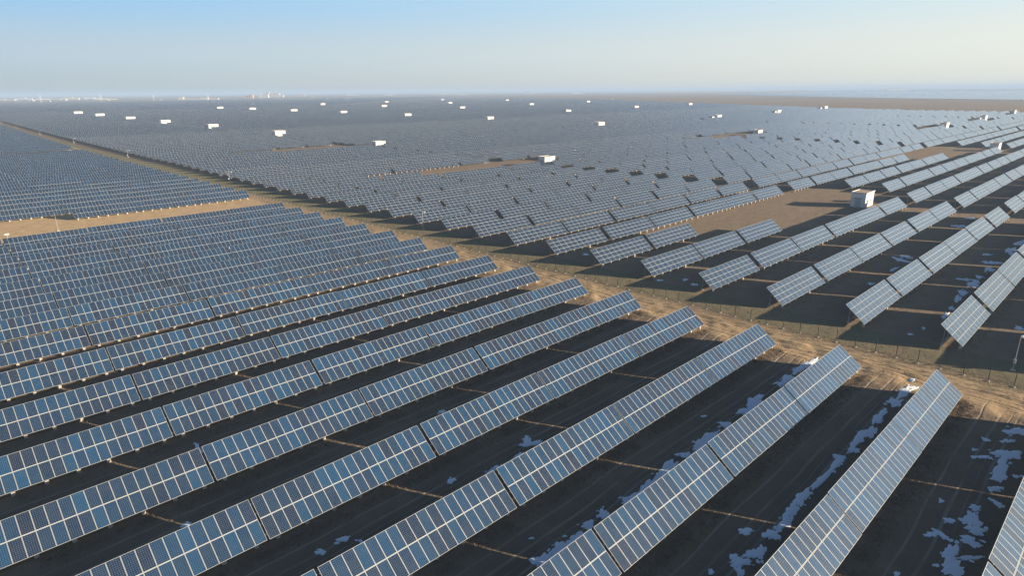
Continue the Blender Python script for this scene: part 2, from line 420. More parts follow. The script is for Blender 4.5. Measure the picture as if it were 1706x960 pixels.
def master(kindc):
    """detailed table: every module, rail and support its own part"""
    root = bpy.data.objects.new('solar_table', None); root.empty_display_size = .5; COL.objects.link(root)
    if kindc == 'A': M, L, n, w, rows, me, F_, half, z = MA, LA, NA, WA, 2, ME_MODA, FA, 9.0, ZA
    else: M, L, n, w, rows, me, F_, half, z = MBt, LB, NBc, WB, 4, ME_MODB, FB, 9.8, ZB
    gapmid = .045 if kindc == 'A' else .02
    lm = (1.98 if kindc == 'A' else 1.015)
    for r_ in range(rows):
        yy = r_*(lm+gapmid)
        for c in range(n):
            child('solar_module', me, root, tuple(M @ Vector((-n*w/2+c*w+.01, yy, 0))))
    for fr_ in (.13, .38, .5 if kindc == 'A' else .51, .63, .88):
        child('rail', F_[0] if fr_ < .45 or fr_ > .55 or kindc == 'B' else MIDR, root, tuple(M @ Vector((0, fr_*L-.012, 0))))
    for i in range(7):
        s_ = child('support_frame', F_[1], root, (-half+.9+(2*half-1.8)*i/6, 0, 0))
        child('footing', F_[2], s_); child('footing', F_[3], s_)
    return root
ORD = ['zeroth','first','second','third','fourth','fifth','sixth','seventh','eighth','ninth','tenth','eleventh','twelfth',
 'thirteenth','fourteenth','fifteenth','sixteenth','seventeenth','eighteenth','nineteenth','twentieth']
TENS = {20:'twenty',30:'thirty',40:'forty',50:'fifty',60:'sixty',70:'seventy',80:'eighty'}
def ordi(n):
    if n <= 20: return ORD[n]
    t, u = n//10*10, n % 10
    return (TENS[t][:-1]+'ieth') if u == 0 else TENS[t]+'-'+ORD[u]
def drift(y): return 0 if y < 400 else 20*((y-400)/670)**1.3      # the fence line bends slightly east far away

def vis(x0, x1, y, z=1.5, mx=0, my=0):
    for x in (x0, (x0+x1)/2, x1):
        for dy, dz in ((0, .5), (3.2, 3.0)):
            p = project(x, y+dy, dz)
            if p and -mx <= p[0] <= 1706+mx and -my <= p[1] <= 960+my: return p[2]
    return None

tables = []       # kind, xc, y, label, group, dist or None
YA = [-23.6, -11.8, 0.0, 11.65, 23.27, 35.05, 46.9, 58.86, 70.89, 83.18, 95.57, 108.3, 120.4, 132.3, 145.2, 157.9, 170.3, 182.4, 194.6]
XA0, PA = 89.1, 18.19
rowjx = {}
for ri, y in enumerate(YA):
    for c in range(7):
        x1 = XA0 - c*PA + rng.normal(0, .04) - (.24 if c == 0 and ri in (3, 4, 7) else 0); x0 = x1-NA*WA
        lab = 'two-tier blue solar table, %s from the track in the %s row above bottom right corner' % (ordi(c+1), ordi(max(ri-1, 0)))
        tables.append(['A', (x0+x1)/2, y, lab, 'two-tier solar tables in the near left field', vis(x0, x1, y), c, 2 if ri < 2 else 1])
y, k = 243.0, 0
tabsF2 = [(230.9, 54.4)]+[(243.0+12.25*i, 0) for i in range(21)]
for k, (y, xmin) in enumerate(tabsF2):
    for c in range(5):
        x1 = 92.3+drift(y) - c*PA; x0 = x1-NA*WA
        if x0 < xmin-20: continue
        lab = 'two-tier solar table past the sandy lane, %s from the track, %s row beyond' % (ordi(c+1), ordi(k+1))
        tables.append(['A', (x0+x1)/2, y, lab, 'two-tier solar tables in the field past the sandy lane', vis(x0, x1, y), c, 1])
for k in range(44):
    y = 533+12.4*k
    for c in range(4):
        x1 = 92.3+drift(y) - c*PA; x0 = x1-NA*WA
        lab = 'small two-tier solar table in the farthest left field, %s from track, %s row' % (ordi(c+1), ordi(k+1))
        tables.append(['A', (x0+x1)/2, y, lab, 'two-tier solar tables in the farthest left field', vis(x0, x1, y), c, 1])
# main four-tier farm
BOX = [[(225.6,67.2),(243,223),(245,381),(252,549),(257,717),(259,879),(262,1041),(270,1247),(276,1432)],
       [(478,74),(517,240),(537,419),(561,614),(568,802),(580,1006),(577,1183),(583,1385),(582,1562)],
       [(712,152),(764,409),(827,713),(873,1039),(874,1327),(940,1742)],
       [(901,156),(975,425),(1076,752),(1161,1119),(1212,1496),(1245,1873)],
       [(1113,161),(1204,442),(1323,779),(1499,1215),(1641,1702),(1654,2090)]]
LINE = ['nearest','second','third','fourth','farthest']
GAPS = [1.8, .7, 1.4, .35, 1.25]
EB_Y = [-50,146,224,312,419,569,772,1065,1616,2163,2746,3553]
EB_X = [1060,1095,1127,1166,1215,1314,1450,1645,2070,2307,2442,2628]
def cleared(x0, x1, y):
    for li, line in enumerate(BOX):
        for bi, (bx, by) in enumerate(line):
            if y > by+40 or y < by-16: continue
            near = (li == 0 and bi < 3) or (li == 1 and bi < 2)
            if abs(y+1.6-by) < 7.5 and x0 < bx+9 and x1 > bx-9: return True
            if bi == 0 and li == 0:
                if 62 < y < 72 and x1 > 172 and x0 < 246: return True
                if 76 < y < 86 and x1 > 151 and x0 < 246: return True
                continue
            w1, w2 = (62, 84) if near else (42, 0)
            if -2 < y-by < 9 and x1 > bx-w1 and x0 < bx+8: return True
            if li == 0 and bi == 2 and 21 <= y-by < 34 and x1 > bx-84 and x0 < bx-10: return True
            if w2 and 9 <= y-by < 21 and x1 > bx-w2 and x0 < bx+4: return True
    return False
bulk = []; strips = []
YB0, DB = 15.3, 13.2
rowi = 0
for n in range(-2, 270):
    y = YB0+DB*n
    if n in (-2,): pass
    xe = float(np.interp(y, EB_Y, EB_X))
    xs = 106.4+drift(y)+min(5, max(0, (y-220)/30)) if y < 1620 else 1143+(y-1872)*1.03+30
    x = xs; blk = 0; c = 0; cb = 0
    j0 = rng.normal(0, .12)
    while x < xe:
        nb = 6 if blk == 0 else 11
        dist = math.hypot(x, y)
        if dist > 1000:
            strips.append((x, min(x+228, xe), y)); x += 238.0; blk += 1; continue
        for q in range(nb):
            x0, x1 = x, x+NBc*WB
            if not cleared(x0, x1, y):
                if blk == 0: where = '%s from the fence' % ordi(q+1)
                else: where = '%s past the %s cross gap' % (ordi(q+1), ['','first','second','third','fourth','fifth'][min(blk,5)])
                lab = 'silvery four-tier solar table, %s, %s row from lower right' % (where, ordi(n+1) if n >= 0 else 'first')
                tables.append(['B', (x0+x1)/2, y, lab, 'four-tier solar tables beyond the fence', vis(x0, x1, y), q+blk*6, 1])
            x = x1 + GAPS[(q+(n % 3)) % 5] + rng.normal(0, .06)
        x += 9.0-1.2; blk += 1

tables = [t for t in tables if t[5] is not None or vis(t[1]-9, t[1]+9, t[2], mx=260, my=200)]
near = sorted([t for t in tables if t[5]], key=lambda t: t[5])[:300]      # the 300 that show largest
nA = [t for t in near if t[0] == 'A']; nB = [t for t in near if t[0] == 'B']
idset = {id(t) for t in nA}|{id(t) for t in nB}
MAST = {'A': master('A'), 'B': master('B')}; used = {'A': False, 'B': False}
def slight(o, s=1.):
    o.rotation_euler = (rng.normal(0, .007)*s, rng.normal(0, .0012), rng.normal(0, .0016)*s); 
raised = {(11.65, 0): .10, (23.27, 0): .07, (58.86, 0): .05}
cnt = [0, 0, 0, 0]
for t in nA+nB:
    K, xc, y, lab, grp, dist = t[:6]
    dz = raised.get((y, t[6]), 0) if K == 'A' else 0
    dz += rng.normal(0, .022)
    loc = (xc, y+rng.normal(0, .03), dz)
    lim1, lim2 = (112, 260) if K == 'A' else (125, 290)
    if dist < lim1:
        if used[K]: o = copy_tree(MAST[K])
        else: o = MAST[K]; used[K] = True
        cnt[0] += 1
    elif dist < lim2:
        o = bpy.data.objects.new('solar_table', None); COL.objects.link(o)
        v = rng.integers(4)
        link('glazed_surface', (ARR_A if K == 'A' else ARR_B)[v], o); [link('support_frame', LEG1[K], o, (LX[K][i], 0, 0)) for i in range(7)]; cnt[1] += 1
    else:
        o = link('solar_table', (ONE_A if K == 'A' else ONE_B)[rng.integers(4)]); cnt[2] += 1
    o.location = loc; slight(o); tag(o, lab, 'solar table', grp)
rest = [t for t in tables if id(t) not in idset]
def bulk_mesh(name, items, mats, tB=None):
    """items: (x0,x1,y,kind); one thin tilted slab each plus two post fins"""
    n = len(items); A = np.array([(a, b, c) for a, b, c, *_ in items], float)
    kd = np.array([0 if it[3] == 'A' else 1 for it in items])
    L = np.where(kd == 0, LA, LB); T = np.where(kd == 0, TA, TB if tB is None else tB)+rng.normal(0, .004, n); Z = np.where(kd == 0, ZA, ZB)
    cs, sn = np.cos(T)*L, np.sin(T)*L; t = .05
    nx, nz = -np.sin(T)*t, np.cos(T)*t
    x0, x1, y = A.T
    V = np.zeros((n, 12, 3))
    for i, (xx, yy, zz) in enumerate(((x0,y,Z),(x1,y,Z),(x1,y+cs,Z+sn),(x0,y+cs,Z+sn))):
        V[:, i] = np.stack([xx, yy, zz], 1); V[:, 4+i] = np.stack([xx, yy+nx, zz+nz], 1)
    zb = Z+sn*.8
    V[:, 8] = np.stack([x0+.5, y+cs*.8, 0*y-.1], 1); V[:, 9] = np.stack([x1-.5, y+cs*.8, 0*y-.1], 1)
    V[:, 10] = np.stack([x1-.5, y+cs*.8, 0*y+.15], 1); V[:, 11] = np.stack([x0+.5, y+cs*.8, 0*y+.15], 1)
    F = np.array([(4,5,6,7),(3,2,1,0),(0,1,5,4),(1,2,6,5),(2,3,7,6),(3,0,4,7),(8,9,10,11)])
    nf = len(F)
    FI = (F[None]+np.arange(n)[:, None, None]*12).reshape(-1, 4)
    me = bpy.data.meshes.new(name); me.vertices.add(n*12); me.vertices.foreach_set('co', V.reshape(-1).astype(np.float32))
    me.loops.add(FI.size); me.loops.foreach_set('vertex_index', FI.reshape(-1).astype(np.int32))
    me.polygons.add(len(FI)); me.polygons.foreach_set('loop_start', (np.arange(len(FI))*4).astype(np.int32))
    mi = np.tile(np.array([0,2,1,1,1,1,3]), n); mi[0::nf] = np.where(kd == 0, 4, 0)
    for mm in mats: me.materials.append(mm)
    me.polygons.foreach_set('material_index', mi.astype(np.int32))
    uv = np.zeros((n, nf, 4, 2)); w = np.where(kd == 0, WA, WB); cols = np.maximum(1, np.round((x1-x0)/w)); rows = np.where(kd == 0, 2, 4)
    uv[:, 0, 1, 0] = cols; uv[:, 0, 2, 0] = cols; uv[:, 0, 2, 1] = rows; uv[:, 0, 3, 1] = rows
    u1 = me.uv_layers.new(name='UVMap'); u1.data.foreach_set('uv', uv.reshape(-1).astype(np.float32))
    sd = np.repeat(rng.random(n), nf*4*2); u2 = me.uv_layers.new(name='seed'); u2.data.foreach_set('uv', sd.astype(np.float32))
    me.update(calc_edges=True); me.shade_flat()
    return link(name, me)
it = [(t[1]-(NA*WA if t[0] == 'A' else NBc*WB)/2, t[1]+(NA*WA if t[0] == 'A' else NBc*WB)/2, t[2], t[0]) for t in rest]
def onscreen(x0, x1, y, mx=300):
    a = [project(x, y, 1.5) for x in (x0, x1)]
    a = [p for p in a if p]
    return bool(a) and max(p[0] for p in a) > -mx and min(p[0] for p in a) < 1706+mx
for x0, x1, y in strips:
    if not onscreen(x0, x1, y): continue
    q = x0
    if math.hypot(x0, y) < 1700:
        while q < x1-5: it.append((q, q+NBc*WB*2+.4, y, 'B')); q += NBc*WB*2+2.2
    else:
        it.append((x0, x1, y, 'B'))
BM = [M_RB, M_FR, M_BACK, M_STEEL, M_RA]
o = bulk_mesh('distant_solar_tables', it, BM); kind(o, 'stuff')
tag(o, 'endless dense rows of solar tables filling the plain toward the horizon', 'solar tables')
print('tables', cnt, 'bulk', len(it), 'A', len(nA), 'B', len(nB))
# farther farms
it = []
for k in range(150):
    y = 1650+14*k
    xs, xe = .06*y-120, 1100+(y-1872)*1.03
    x = xs
    while x < xe: it.append((x, min(x+300, xe), y, 'B')); x += 312
o = bulk_mesh('hazy_left_farm', it, BM, math.radians(24)); kind(o, 'stuff'); tag(o, 'pale hazy solar rows beyond the dark field at left', 'solar tables')
it = []
for k in range(200):
    y = -300+14*k
    xs = float(np.interp(y, [-300,310,689,1415,2319,2600], [2100,2290,2549,3255,4341,4700])); x = xs
    while x < 6900: it.append((x, min(x+420, 6900), y, 'B')); x += 432
o = bulk_mesh('bright_right_farm', it, BM, math.radians(31)); kind(o, 'stuff'); tag(o, 'gleaming pale band of solar rows beyond the bare plain at right', 'solar tables')

# ---------------------------------------------------------------- inverter buildings
def house_meshes():
    w = MB(); w.box(-3.9, 3.9, -2.2, 2.2, -.2, 4.45)
    r = MB(); r.box(-4.05, 4.05, -2.35, 2.35, 4.45, 4.62); r.box(-4.05, 4.05, -2.35, -2.25, 4.62, 4.80, 1); r.box(-4.05, 4.05, 2.25, 2.35, 4.62, 4.80, 1)
    r.box(-4.05, -3.95, -2.25, 2.25, 4.62, 4.80, 1); r.box(3.95, 4.05, -2.25, 2.25, 4.62, 4.80, 1)
    d = MB(); d.box(-3.96, -3.90, -.9, .9, 0, 2.3); d.box(-3.985, -3.962, -.02, .02, 0, 2.28, 1)
    cp = MB(); cp.box(-4.7, -3.91, -1.1, 1.1, 2.8, 2.86)
    v = MB()
    for i in range(16):
        a, b = 2*math.pi*i/16, 2*math.pi*(i+1)/16
        v.quad((.3*math.cos(a), -.06, .3*math.sin(a)), (.42*math.cos(a), -.06, .42*math.sin(a)), (.42*math.cos(b), -.06, .42*math.sin(b)), (.3*math.cos(b), -.06, .3*math.sin(b)))
        v.quad((.42*math.cos(a), -.06, .42*math.sin(a)), (.42*math.cos(a), .01, .42*math.sin(a)), (.42*math.cos(b), .01, .42*math.sin(b)), (.42*math.cos(b), -.06, .42*math.sin(b)))
        v.tri((0, -.03, 0), (.3*math.cos(a), -.04, .3*math.sin(a)), (.3*math.cos(b), -.04, .3*math.sin(b)), 1)
    st = MB(); st.box(-5.1, -3.99, -1.1, 1.1, -.1, .16); st.box(-5.5, -5.102, -1.1, 1.1, -.1, .07)
    return (w.mesh('wall', [M_WHITE]), r.mesh('roof', [M_ROOF, M_WHITE]), d.mesh('door', [M_DOOR, M_DARK]), cp.mesh('canopy', [M_DARK]), v.mesh('vent', [M_DARK, M_DARK]), st.mesh('step', [M_CONC]))
HM = house_meshes()
def house(x, y, sc, detail):
    o = bpy.data.objects.new('inverter_building', None); COL.objects.link(o)
    link('wall', HM[0], o); link('roof', HM[1], o); link('door', HM[2], o)
    if detail:
        link('canopy', HM[3], o); link('step', HM[5], o)
        for vx, vz in ((-2.0, 1.9), (1.4, 1.9)): link('vent', HM[4], o, (vx, -2.2, vz))
    o.location = (x, y, 0); o.scale = (sc, sc, sc)
    return o
import bmesh
bm = bmesh.new(); bm.from_mesh(HM[0]); k0 = len(bm.faces); bm.from_mesh(HM[1]); bm.faces.ensure_lookup_table()
for f in bm.faces[k0:]: f.material_index += 1
HSMALL = bpy.data.meshes.new('inverter_building'); bm.to_mesh(HSMALL); bm.free()
for mm in (M_WHITE, M_ROOF, M_WHITE): HSMALL.materials.append(mm)
for li, line in enumerate(BOX):
    for bi, (bx, by) in enumerate(line):
        d = math.hypot(bx, by)
        if d < 600: o = house(bx, by, 1.0, d < 460)
        else: o = link('inverter_building', HSMALL, None, (bx, by, 0)); o.scale = (1+min(.75, (d-300)/1500), 1.2, 1+min(.5, (d-300)/2500))
        if li == 0 and bi == 0: lab = 'nearest white inverter building with tan roof, in the clearing at upper right'
        else: lab = 'white flat-roofed inverter building, %s from the camera in the %s line from left' % (ordi(bi+1), ['first','second','third','fourth','fifth'][li])
        tag(o, lab, 'building', 'white inverter buildings standing among the solar rows')
# transformer cabinets beside them
tc = MB(); tc.box(-1.6, 1.6, -1.1, 1.1, 0, 2.3)
TCB = tc.mesh('body', [M_WHITE]); tc = MB(); tc.box(-1.75, 1.75, -1.25, 1.25, 2.3, 2.5); TCL = tc.mesh('lid', [M_POLE])
tc = MB(); [tc.box(1.6, 1.8, -.9+i*.3, -.85+i*.3, .4, 2.0) for i in range(7)]; TCF = tc.mesh('cooling_fins', [M_POLE])
for (x, y, sc, lab) in ((234.5, 68.5, .9, 'small pale transformer cabinet just right of the nearest white inverter building'),
      (966, 426, 2.0, 'pale transformer cabinet left of the second building in the fourth line'),
      (1180, 441, 2.0, 'pale transformer cabinet left of the second building in the fifth line'),
      (744, 406, 1.8, 'pale transformer cabinet left of the second building in the third line'),
      (698, 152, 1.5, 'pale transformer cabinet left of the nearest building in the third line'),
      (888, 158, 1.6, 'pale transformer cabinet left of the nearest building in the fourth line')):
    o = bpy.data.objects.new('transformer_cabinet', None); COL.objects.link(o)
    link('body', TCB, o); link('lid', TCL, o); link('cooling_fins', TCF, o)
    o.location = (x, y, 0); o.scale = (sc, sc, sc); tag(o, lab, 'cabinet', 'transformer cabinets')

# ---------------------------------------------------------------- fence
fy = np.arange(-14, 1150, 2.72); fe = bpy.data.objects.new('wire_fence', None); COL.objects.link(fe); fe.location = (97, -14, 0)
tag(fe, 'long dark green wire fence with concrete post feet between the track and right-hand field', 'fence')
pm = MB(); pm.cyl(0, 0, -.2, 2.05, .05, None, 8); pm.cyl(0, 0, 2.05, 2.1, .048, .02, 8); PME = pm.mesh('post', [M_GREEN])
cm_ = MB(); cm_.cyl(0, 0, -.2, .13, .24, .17, 9); CME = cm_.mesh('footing', [M_CONC])
rest_post = MB()
def fx(y): return 97.2+.25*math.sin(y/37)+drift(y)
vis_posts = 0
for i, y in enumerate(fy):
    x = fx(y); z = float(ground_h(np.array(x), np.array(y)))
    if y > -3 and vis_posts < 100:
        p = link('post', PME, fe, (x-97, y+14, z)); link('footing', CME, p, (random.uniform(-.05,.05), 0, 0)); vis_posts += 1
        p.rotation_euler = (random.gauss(0, .02), random.gauss(0, .02), 0)
    else:
        rest_post.box(x-97-.07, x-97+.07, y+14-.07, y+14+.07, -.1, 2.1)
        rest_post.box(x-97-.2, x-97+.2, y+14-.2, y+14+.2, -.1, .12, 1)
kind(link('far_posts', rest_post.mesh('far_posts', [M_GREEN, M_CONC]), fe), 'stuff')
wm = MB()
for i in range(len(fy)-1):
    a, b = fy[i], fy[i+1]
    n = 10 if a < 180 else 3
    for j in range(n):
        z = .12+1.75*j/(n-1); r = .006 if a < 180 else .012
        wm.quad((fx(a)-97, a+14, z-r), (fx(b)-97, b+14, z-r), (fx(b)-97, b+14, z+r), (fx(a)-97, a+14, z+r))
    if a < 120:
        for j in range(1, 18):
            y = a+(b-a)*j/18; x = fx(y)-97
            wm.quad((x, y+14-.004, .1), (x, y+14+.004, .1), (x, y+14+.004, 1.9), (x, y+14-.004, 1.9))
link('wire_mesh', wm.mesh('wire_mesh', [M_WIRE]), fe)

# ---------------------------------------------------------------- camera poles
def pole_meshes():
    a = MB(); a.cyl(0, 0, 0, 5.1, .055, .04, 10)
    b = MB(); b.bar((0, 0, 4.95), (.75, -.1, 5.0), .05)
    c = MB()
    for i in range(10):
        for j in range(5):
            t0, t1 = math.pi*j/5, math.pi*(j+1)/5; p0, p1 = 2*math.pi*i/10, 2*math.pi*(i+1)/10
            f = lambda t, p: (.75+.2*math.sin(t)*math.cos(p), -.1+.2*math.sin(t)*math.sin(p), 4.78+.22*math.cos(t))
            c.quad(f(t0,p0), f(t1,p0), f(t1,p1), f(t0,p1))
    d = MB(); d.box(-.3, .3, -.3, .3, -.1, .18)
    e = MB(); e.box(-.09, -.35, -.14, .14, 1.2, 1.75)
    return [x.mesh(n, [mm]) for x, n, mm in ((a,'pole',M_POLE),(b,'arm',M_POLE),(c,'camera_dome',M_WHITE),(d,'footing',M_CONC),(e,'control_box',M_POLE))]
PM = pole_meshes()
PN = ['slim white camera pole in the shade at the right edge of the photo', 'white camera pole by the fence below the brown clearing in the middle',
      'white camera pole by the fence, third from the right edge', 'white camera pole by the fence, fourth from the right edge',
      'white camera pole by the fence, fifth from the right edge', 'white camera pole by the fence, sixth from the right edge',
      'tiny white camera pole by the fence, seventh from the right edge', 'tiny white camera pole by the fence at the left edge']
for (x, y), lab in zip([(103.4,8.8),(103.9,142.1),(106,285),(107,445),(110,606),(113,767),(118,946),(122,1098)], PN):
    o = bpy.data.objects.new('camera_pole', None); COL.objects.link(o); o.location = (x, y, 0); tag(o, lab, 'camera pole', 'white camera poles along the fence')
    for n, mm in zip(('pole','arm','camera_dome','footing','control_box'), PM): link(n, mm, o)
    if y > 200: o.scale = (1.6, 1.6, .85)
o = bpy.data.objects.new('camera_pole', None); COL.objects.link(o); o.location = (31, 216, 0); tag(o, 'thin pale pole standing alone in the sandy lane at left', 'camera pole')
link('pole', PM[0], o); link('footing', PM[3], o)
fl = bpy.data.objects.new('floodlight', None); COL.objects.link(fl); fl.location = (18.2, 202.5, 0); tag(fl, 'small white box lamp on a short post above the left panel edge', 'floodlight')
b = MB(); b.cyl(0, 0, 0, 2.9, .07, .06, 8); link('pole', b.mesh('pole', [M_POLE]), fl)
b = MB(); b.box(-.5, .5, -.25, .25, 2.9, 3.4); link('lamp_housing', b.mesh('lamp_housing', [M_POLE]), fl)

# ---------------------------------------------------------------- snow patches
SNOW = [(82.18,17.22,1.22,0.7,-0.12),(77.11,17.45,2.16,0.49,-3.13),(72.26,17.11,1.66,0.66,-3.14),(69.78,17.43,2.17,0.46,3.13),(67.27,17.03,0.75,0.45,-0.1),(64.82,17.69,0.72,0.38,2.56),(62.98,17.33,2.77,0.27,3.13),(60.92,17.29,3.19,0.26,3.13),(59.07,17.4,2.05,0.26,3.13),(55.11,17.56,1.49,0.52,-3.02),(52.35,17.42,1.43,0.49,-2.97),(50.3,17.09,1.31,0.4,-3.06),(47.89,17.26,0.83,0.56,-0.05),(45.05,16.95,0.78,0.37,0.33),(86.4,17.1,2.28,0.62,3.06),(90.57,17.57,0.55,0.31,2.77),(84.13,5.51,1.39,0.68,2.69),(80.99,5.79,0.75,0.29,2.5),(79.61,7.54,0.48,0.31,-2.93),(77.75,5.33,1.41,0.86,2.71),(74.43,5.36,2.47,0.52,0.06),(71.9,5.1,1.0,0.5,-0.17),(75.17,7.11,0.73,0.32,2.54),(69.43,5.07,0.73,0.37,2.71),(73.31,3.97,0.46,0.23,2.87),(66.76,4.35,0.58,0.38,-2.68),(64.66,5.71,0.64,0.33,2.74),(62.51,5.57,1.45,0.55,0.08),(61.05,4.98,0.91,0.53,2.6),(59.04,5.03,0.72,0.67,1.92),(60.93,6.92,0.46,0.38,0.08),(57.94,7.43,0.7,0.3,2.51),(58.17,6.76,0.62,0.35,-2.03),(55.91,5.79,1.48,0.52,0.11),(54.24,5.23,1.19,0.64,2.85),(56.64,4.57,0.98,0.25,2.53),(50.4,8.22,0.32,0.18,2.69),(63.59,8.16,0.35,0.17,-0.03),(76.2,8.04,0.34,0.18,2.93),(70.05,29.26,2.44,0.88,-2.96),(67.59,29.14,1.75,0.52,2.98),(62.7,29.21,0.84,0.62,2.9),(58.71,29.12,2.16,0.62,-3.08),(56.63,29.1,1.57,0.53,-3.05),(53.85,29.2,0.83,0.46,2.46),(50.53,29.07,1.84,0.64,-3.06),(48.44,28.93,1.37,0.47,-3.0),(46.25,28.73,1.42,0.54,-3.06),(44.16,28.67,1.34,0.4,-3.11),(43.07,28.85,0.64,0.53,2.76),(39.93,29.25,0.78,0.43,0.6),(37.76,29.3,0.61,0.55,2.98),(35.27,28.8,1.09,0.66,-2.99),(33.56,29.14,0.92,0.54,-3.04),(31.67,29.11,0.99,0.59,-3.06),(32.96,31.64,0.21,0.15,2.38),(62.91,31.99,0.27,0.2,2.84),(44.2,43.19,0.76,0.39,1.01),(44.41,42.1,0.8,0.34,2.89),(43.4,42.59,0.59,0.49,2.37),(41.25,41.55,0.78,0.37,-3.07),(37.7,41.65,0.76,0.3,-3.02),(46.76,19.05,0.7,0.38,2.51),(42.83,17.58,0.99,0.47,2.46),(42.97,18.22,0.48,0.34,0.01),(44.94,17.15,0.95,0.4,2.9),(44.21,17.38,0.52,0.34,2.64),(41.81,17.07,0.57,0.31,0.32),(40.07,18.62,0.26,0.19,0.04),(21.33,43.05,0.5,0.36,3.01),(19.12,42.95,0.43,0.32,2.16),(33.41,43.15,0.52,0.36,-2.66),(41.53,54.83,0.49,0.36,0.49),(22.24,41.82,0.24,0.18,2.01),(12.29,54.67,0.54,0.31,2.51),(17.67,67.28,1.24,0.23,1.38),(86.34,29.25,2.71,0.53,3.13),(83.35,29.44,1.46,0.55,-3.11),(79.52,29.3,1.85,0.61,-3.12),(77.44,29.36,0.75,0.51,3.03),(157.57,36.81,2.53,1.22,-2.33),(161.74,37.09,1.51,1.06,-2.17),(148.77,35.92,2.03,0.41,3.11),(122.51,20.82,1.86,0.39,-3.13),(127.48,21.02,0.99,0.41,0.06),(134.45,21.49,2.1,0.58,0.15),(139.22,21.71,1.83,0.71,0.07),(147.4,21.58,2.82,0.89,3.06),(149.56,23.49,1.32,0.73,2.06),(153.54,21.83,1.37,0.56,0.03),(161.9,21.58,2.34,0.8,0.08),(168.85,23.56,1.02,0.49,-0.08),(168.98,21.95,2.1,1.08,2.71),(185.28,21.46,4.35,0.84,-3.11),(195.56,21.35,3.44,0.89,3.01),(176.72,24.62,1.22,0.65,2.87),(181.01,20.14,2.81,0.85,0.07),(113.3,21.76,0.64,0.24,0.14),(108.86,22.56,0.53,0.3,2.92),(123.81,11.01,0.84,0.6,0.1),(133.63,35.82,0.96,0.49,0.09),(111.0,63.44,0.7,0.55,0.04),(109.29,60.41,0.79,0.55,1.31),(107.02,66.95,0.67,0.52,0.25),(208.95,36.62,1.92,1.51,0.15),(224.04,36.89,1.95,1.08,2.87),(113.12,91.11,0.86,0.7,0.53)]
sm = MB()
crumbs = []
for (cx, cy, a, b_, rot) in SNOW:
    for _ in range(3 if a > .7 else 1):
        t = random.uniform(0, 6.28); q = random.uniform(1.05, 1.6)
        ex, ey = a*q*math.cos(t), max(b_, .2)*q*math.sin(t); r_ = random.uniform(.04, .2)
        crumbs.append((cx+ex*math.cos(rot)-ey*math.sin(rot), cy+ex*math.sin(rot)+ey*math.cos(rot), r_*1.5, r_, rot+random.uniform(-.4, .4)))
for (cx, cy, a, b_, rot) in SNOW+crumbs:
    k = 64 if a > .6 else (26 if a > .3 else 9); ph = [random.uniform(0, 6.28) for _ in range(6)]
    a, b_ = a*1.05, max(b_*1.05, .05)
    ring = []
    for i in range(k):
        t = 2*math.pi*i/k
        r = 1+.17*math.sin(2*t+ph[0])+.14*math.sin(3*t+ph[1])+.13*math.sin(5*t+ph[2])+.10*math.sin(8*t+ph[3])+.05*math.sin(13*t+ph[4])+.02*math.sin(21*t+ph[5])+random.uniform(-.025,.025)
        x, y = a*r*math.cos(t), b_*r*math.sin(t)
        ring.append((cx+x*math.cos(rot)-y*math.sin(rot), cy+x*math.sin(rot)+y*math.cos(rot)))
    gh = lambda x, y: float(ground_h(np.array(x), np.array(y)))
    for lev, (s0, s1, z0, z1) in enumerate(((1.0, .95, -.03, .018), (.95, .6, .018, .055))):
        for i in range(k):
            p, q = ring[i], ring[(i+1) % k]
            P_ = [(cx+(p[0]-cx)*s0, cy+(p[1]-cy)*s0, z0), (cx+(q[0]-cx)*s0, cy+(q[1]-cy)*s0, z0), (cx+(q[0]-cx)*s1, cy+(q[1]-cy)*s1, z1), (cx+(p[0]-cx)*s1, cy+(p[1]-cy)*s1, z1)]
            sm.quad(*[(x, y, z+gh(x, y)) for x, y, z in P_])
    for i in range(k):
        p, q = ring[i], ring[(i+1) % k]
        P_ = [(cx, cy, .065), (cx+(p[0]-cx)*.6, cy+(p[1]-cy)*.6, .055), (cx+(q[0]-cx)*.6, cy+(q[1]-cy)*.6, .055)]
        sm.tri(*[(x, y, z+gh(x, y)) for x, y, z in P_])
me = sm.mesh('snow', [M_SNOW]); me.shade_smooth()
o = kind(link('snow', me), 'stuff'); tag(o, 'leftover snow patches lying in the shade between the rows', 'snow')

# ---------------------------------------------------------------- dry scrub under the table edges and by the track
gb = MB()
def tuft(x, y, h, n):
    z = float(ground_h(np.array(x), np.array(y)))-.02
    for _ in range(n):
        a = random.uniform(0, 6.28); l = h*random.uniform(.5, 1.1); s = random.uniform(.2, .7)*h; w = .035
        ax, ay = math.cos(a), math.sin(a); bx, by = x+random.gauss(0, .07), y+random.gauss(0, .07)
        gb.tri((bx-ay*w, by+ax*w, z), (bx+ay*w, by-ax*w, z), (bx+ax*s, by+ay*s, z+l))
for ri, y in enumerate(YA[2:11]):
    x0_ = max(2, 58-ri*16-22); n_ = int((88.5-x0_)*(62 if ri < 6 else 26))
    for _ in range(n_):
        x = random.uniform(x0_, 88.6)
        if vnoise(np.array(x), np.array(y), 1.7, 9)*.7+random.random()*.5 < .38: continue
        tuft(x, y-.75+random.gauss(0, .62), random.uniform(.07, .22), 4)
for _ in range(2600):
    y = random.uniform(0, 130); tuft(random.choice((random.gauss(97.5, .6), random.uniform(97.5, 106.5))), y, random.uniform(.05, .2), 4)
for n in range(5):
    for _ in range(700): tuft(random.uniform(106, 160), YB0+DB*n+random.gauss(-.6, .8), random.uniform(.08, .2), 4)
o = kind(link('dry_scrub', gb.mesh('dry_scrub', [M_STRAW])), 'stuff'); tag(o, 'brown dry scrub growing under the lower panel edges', 'scrub')
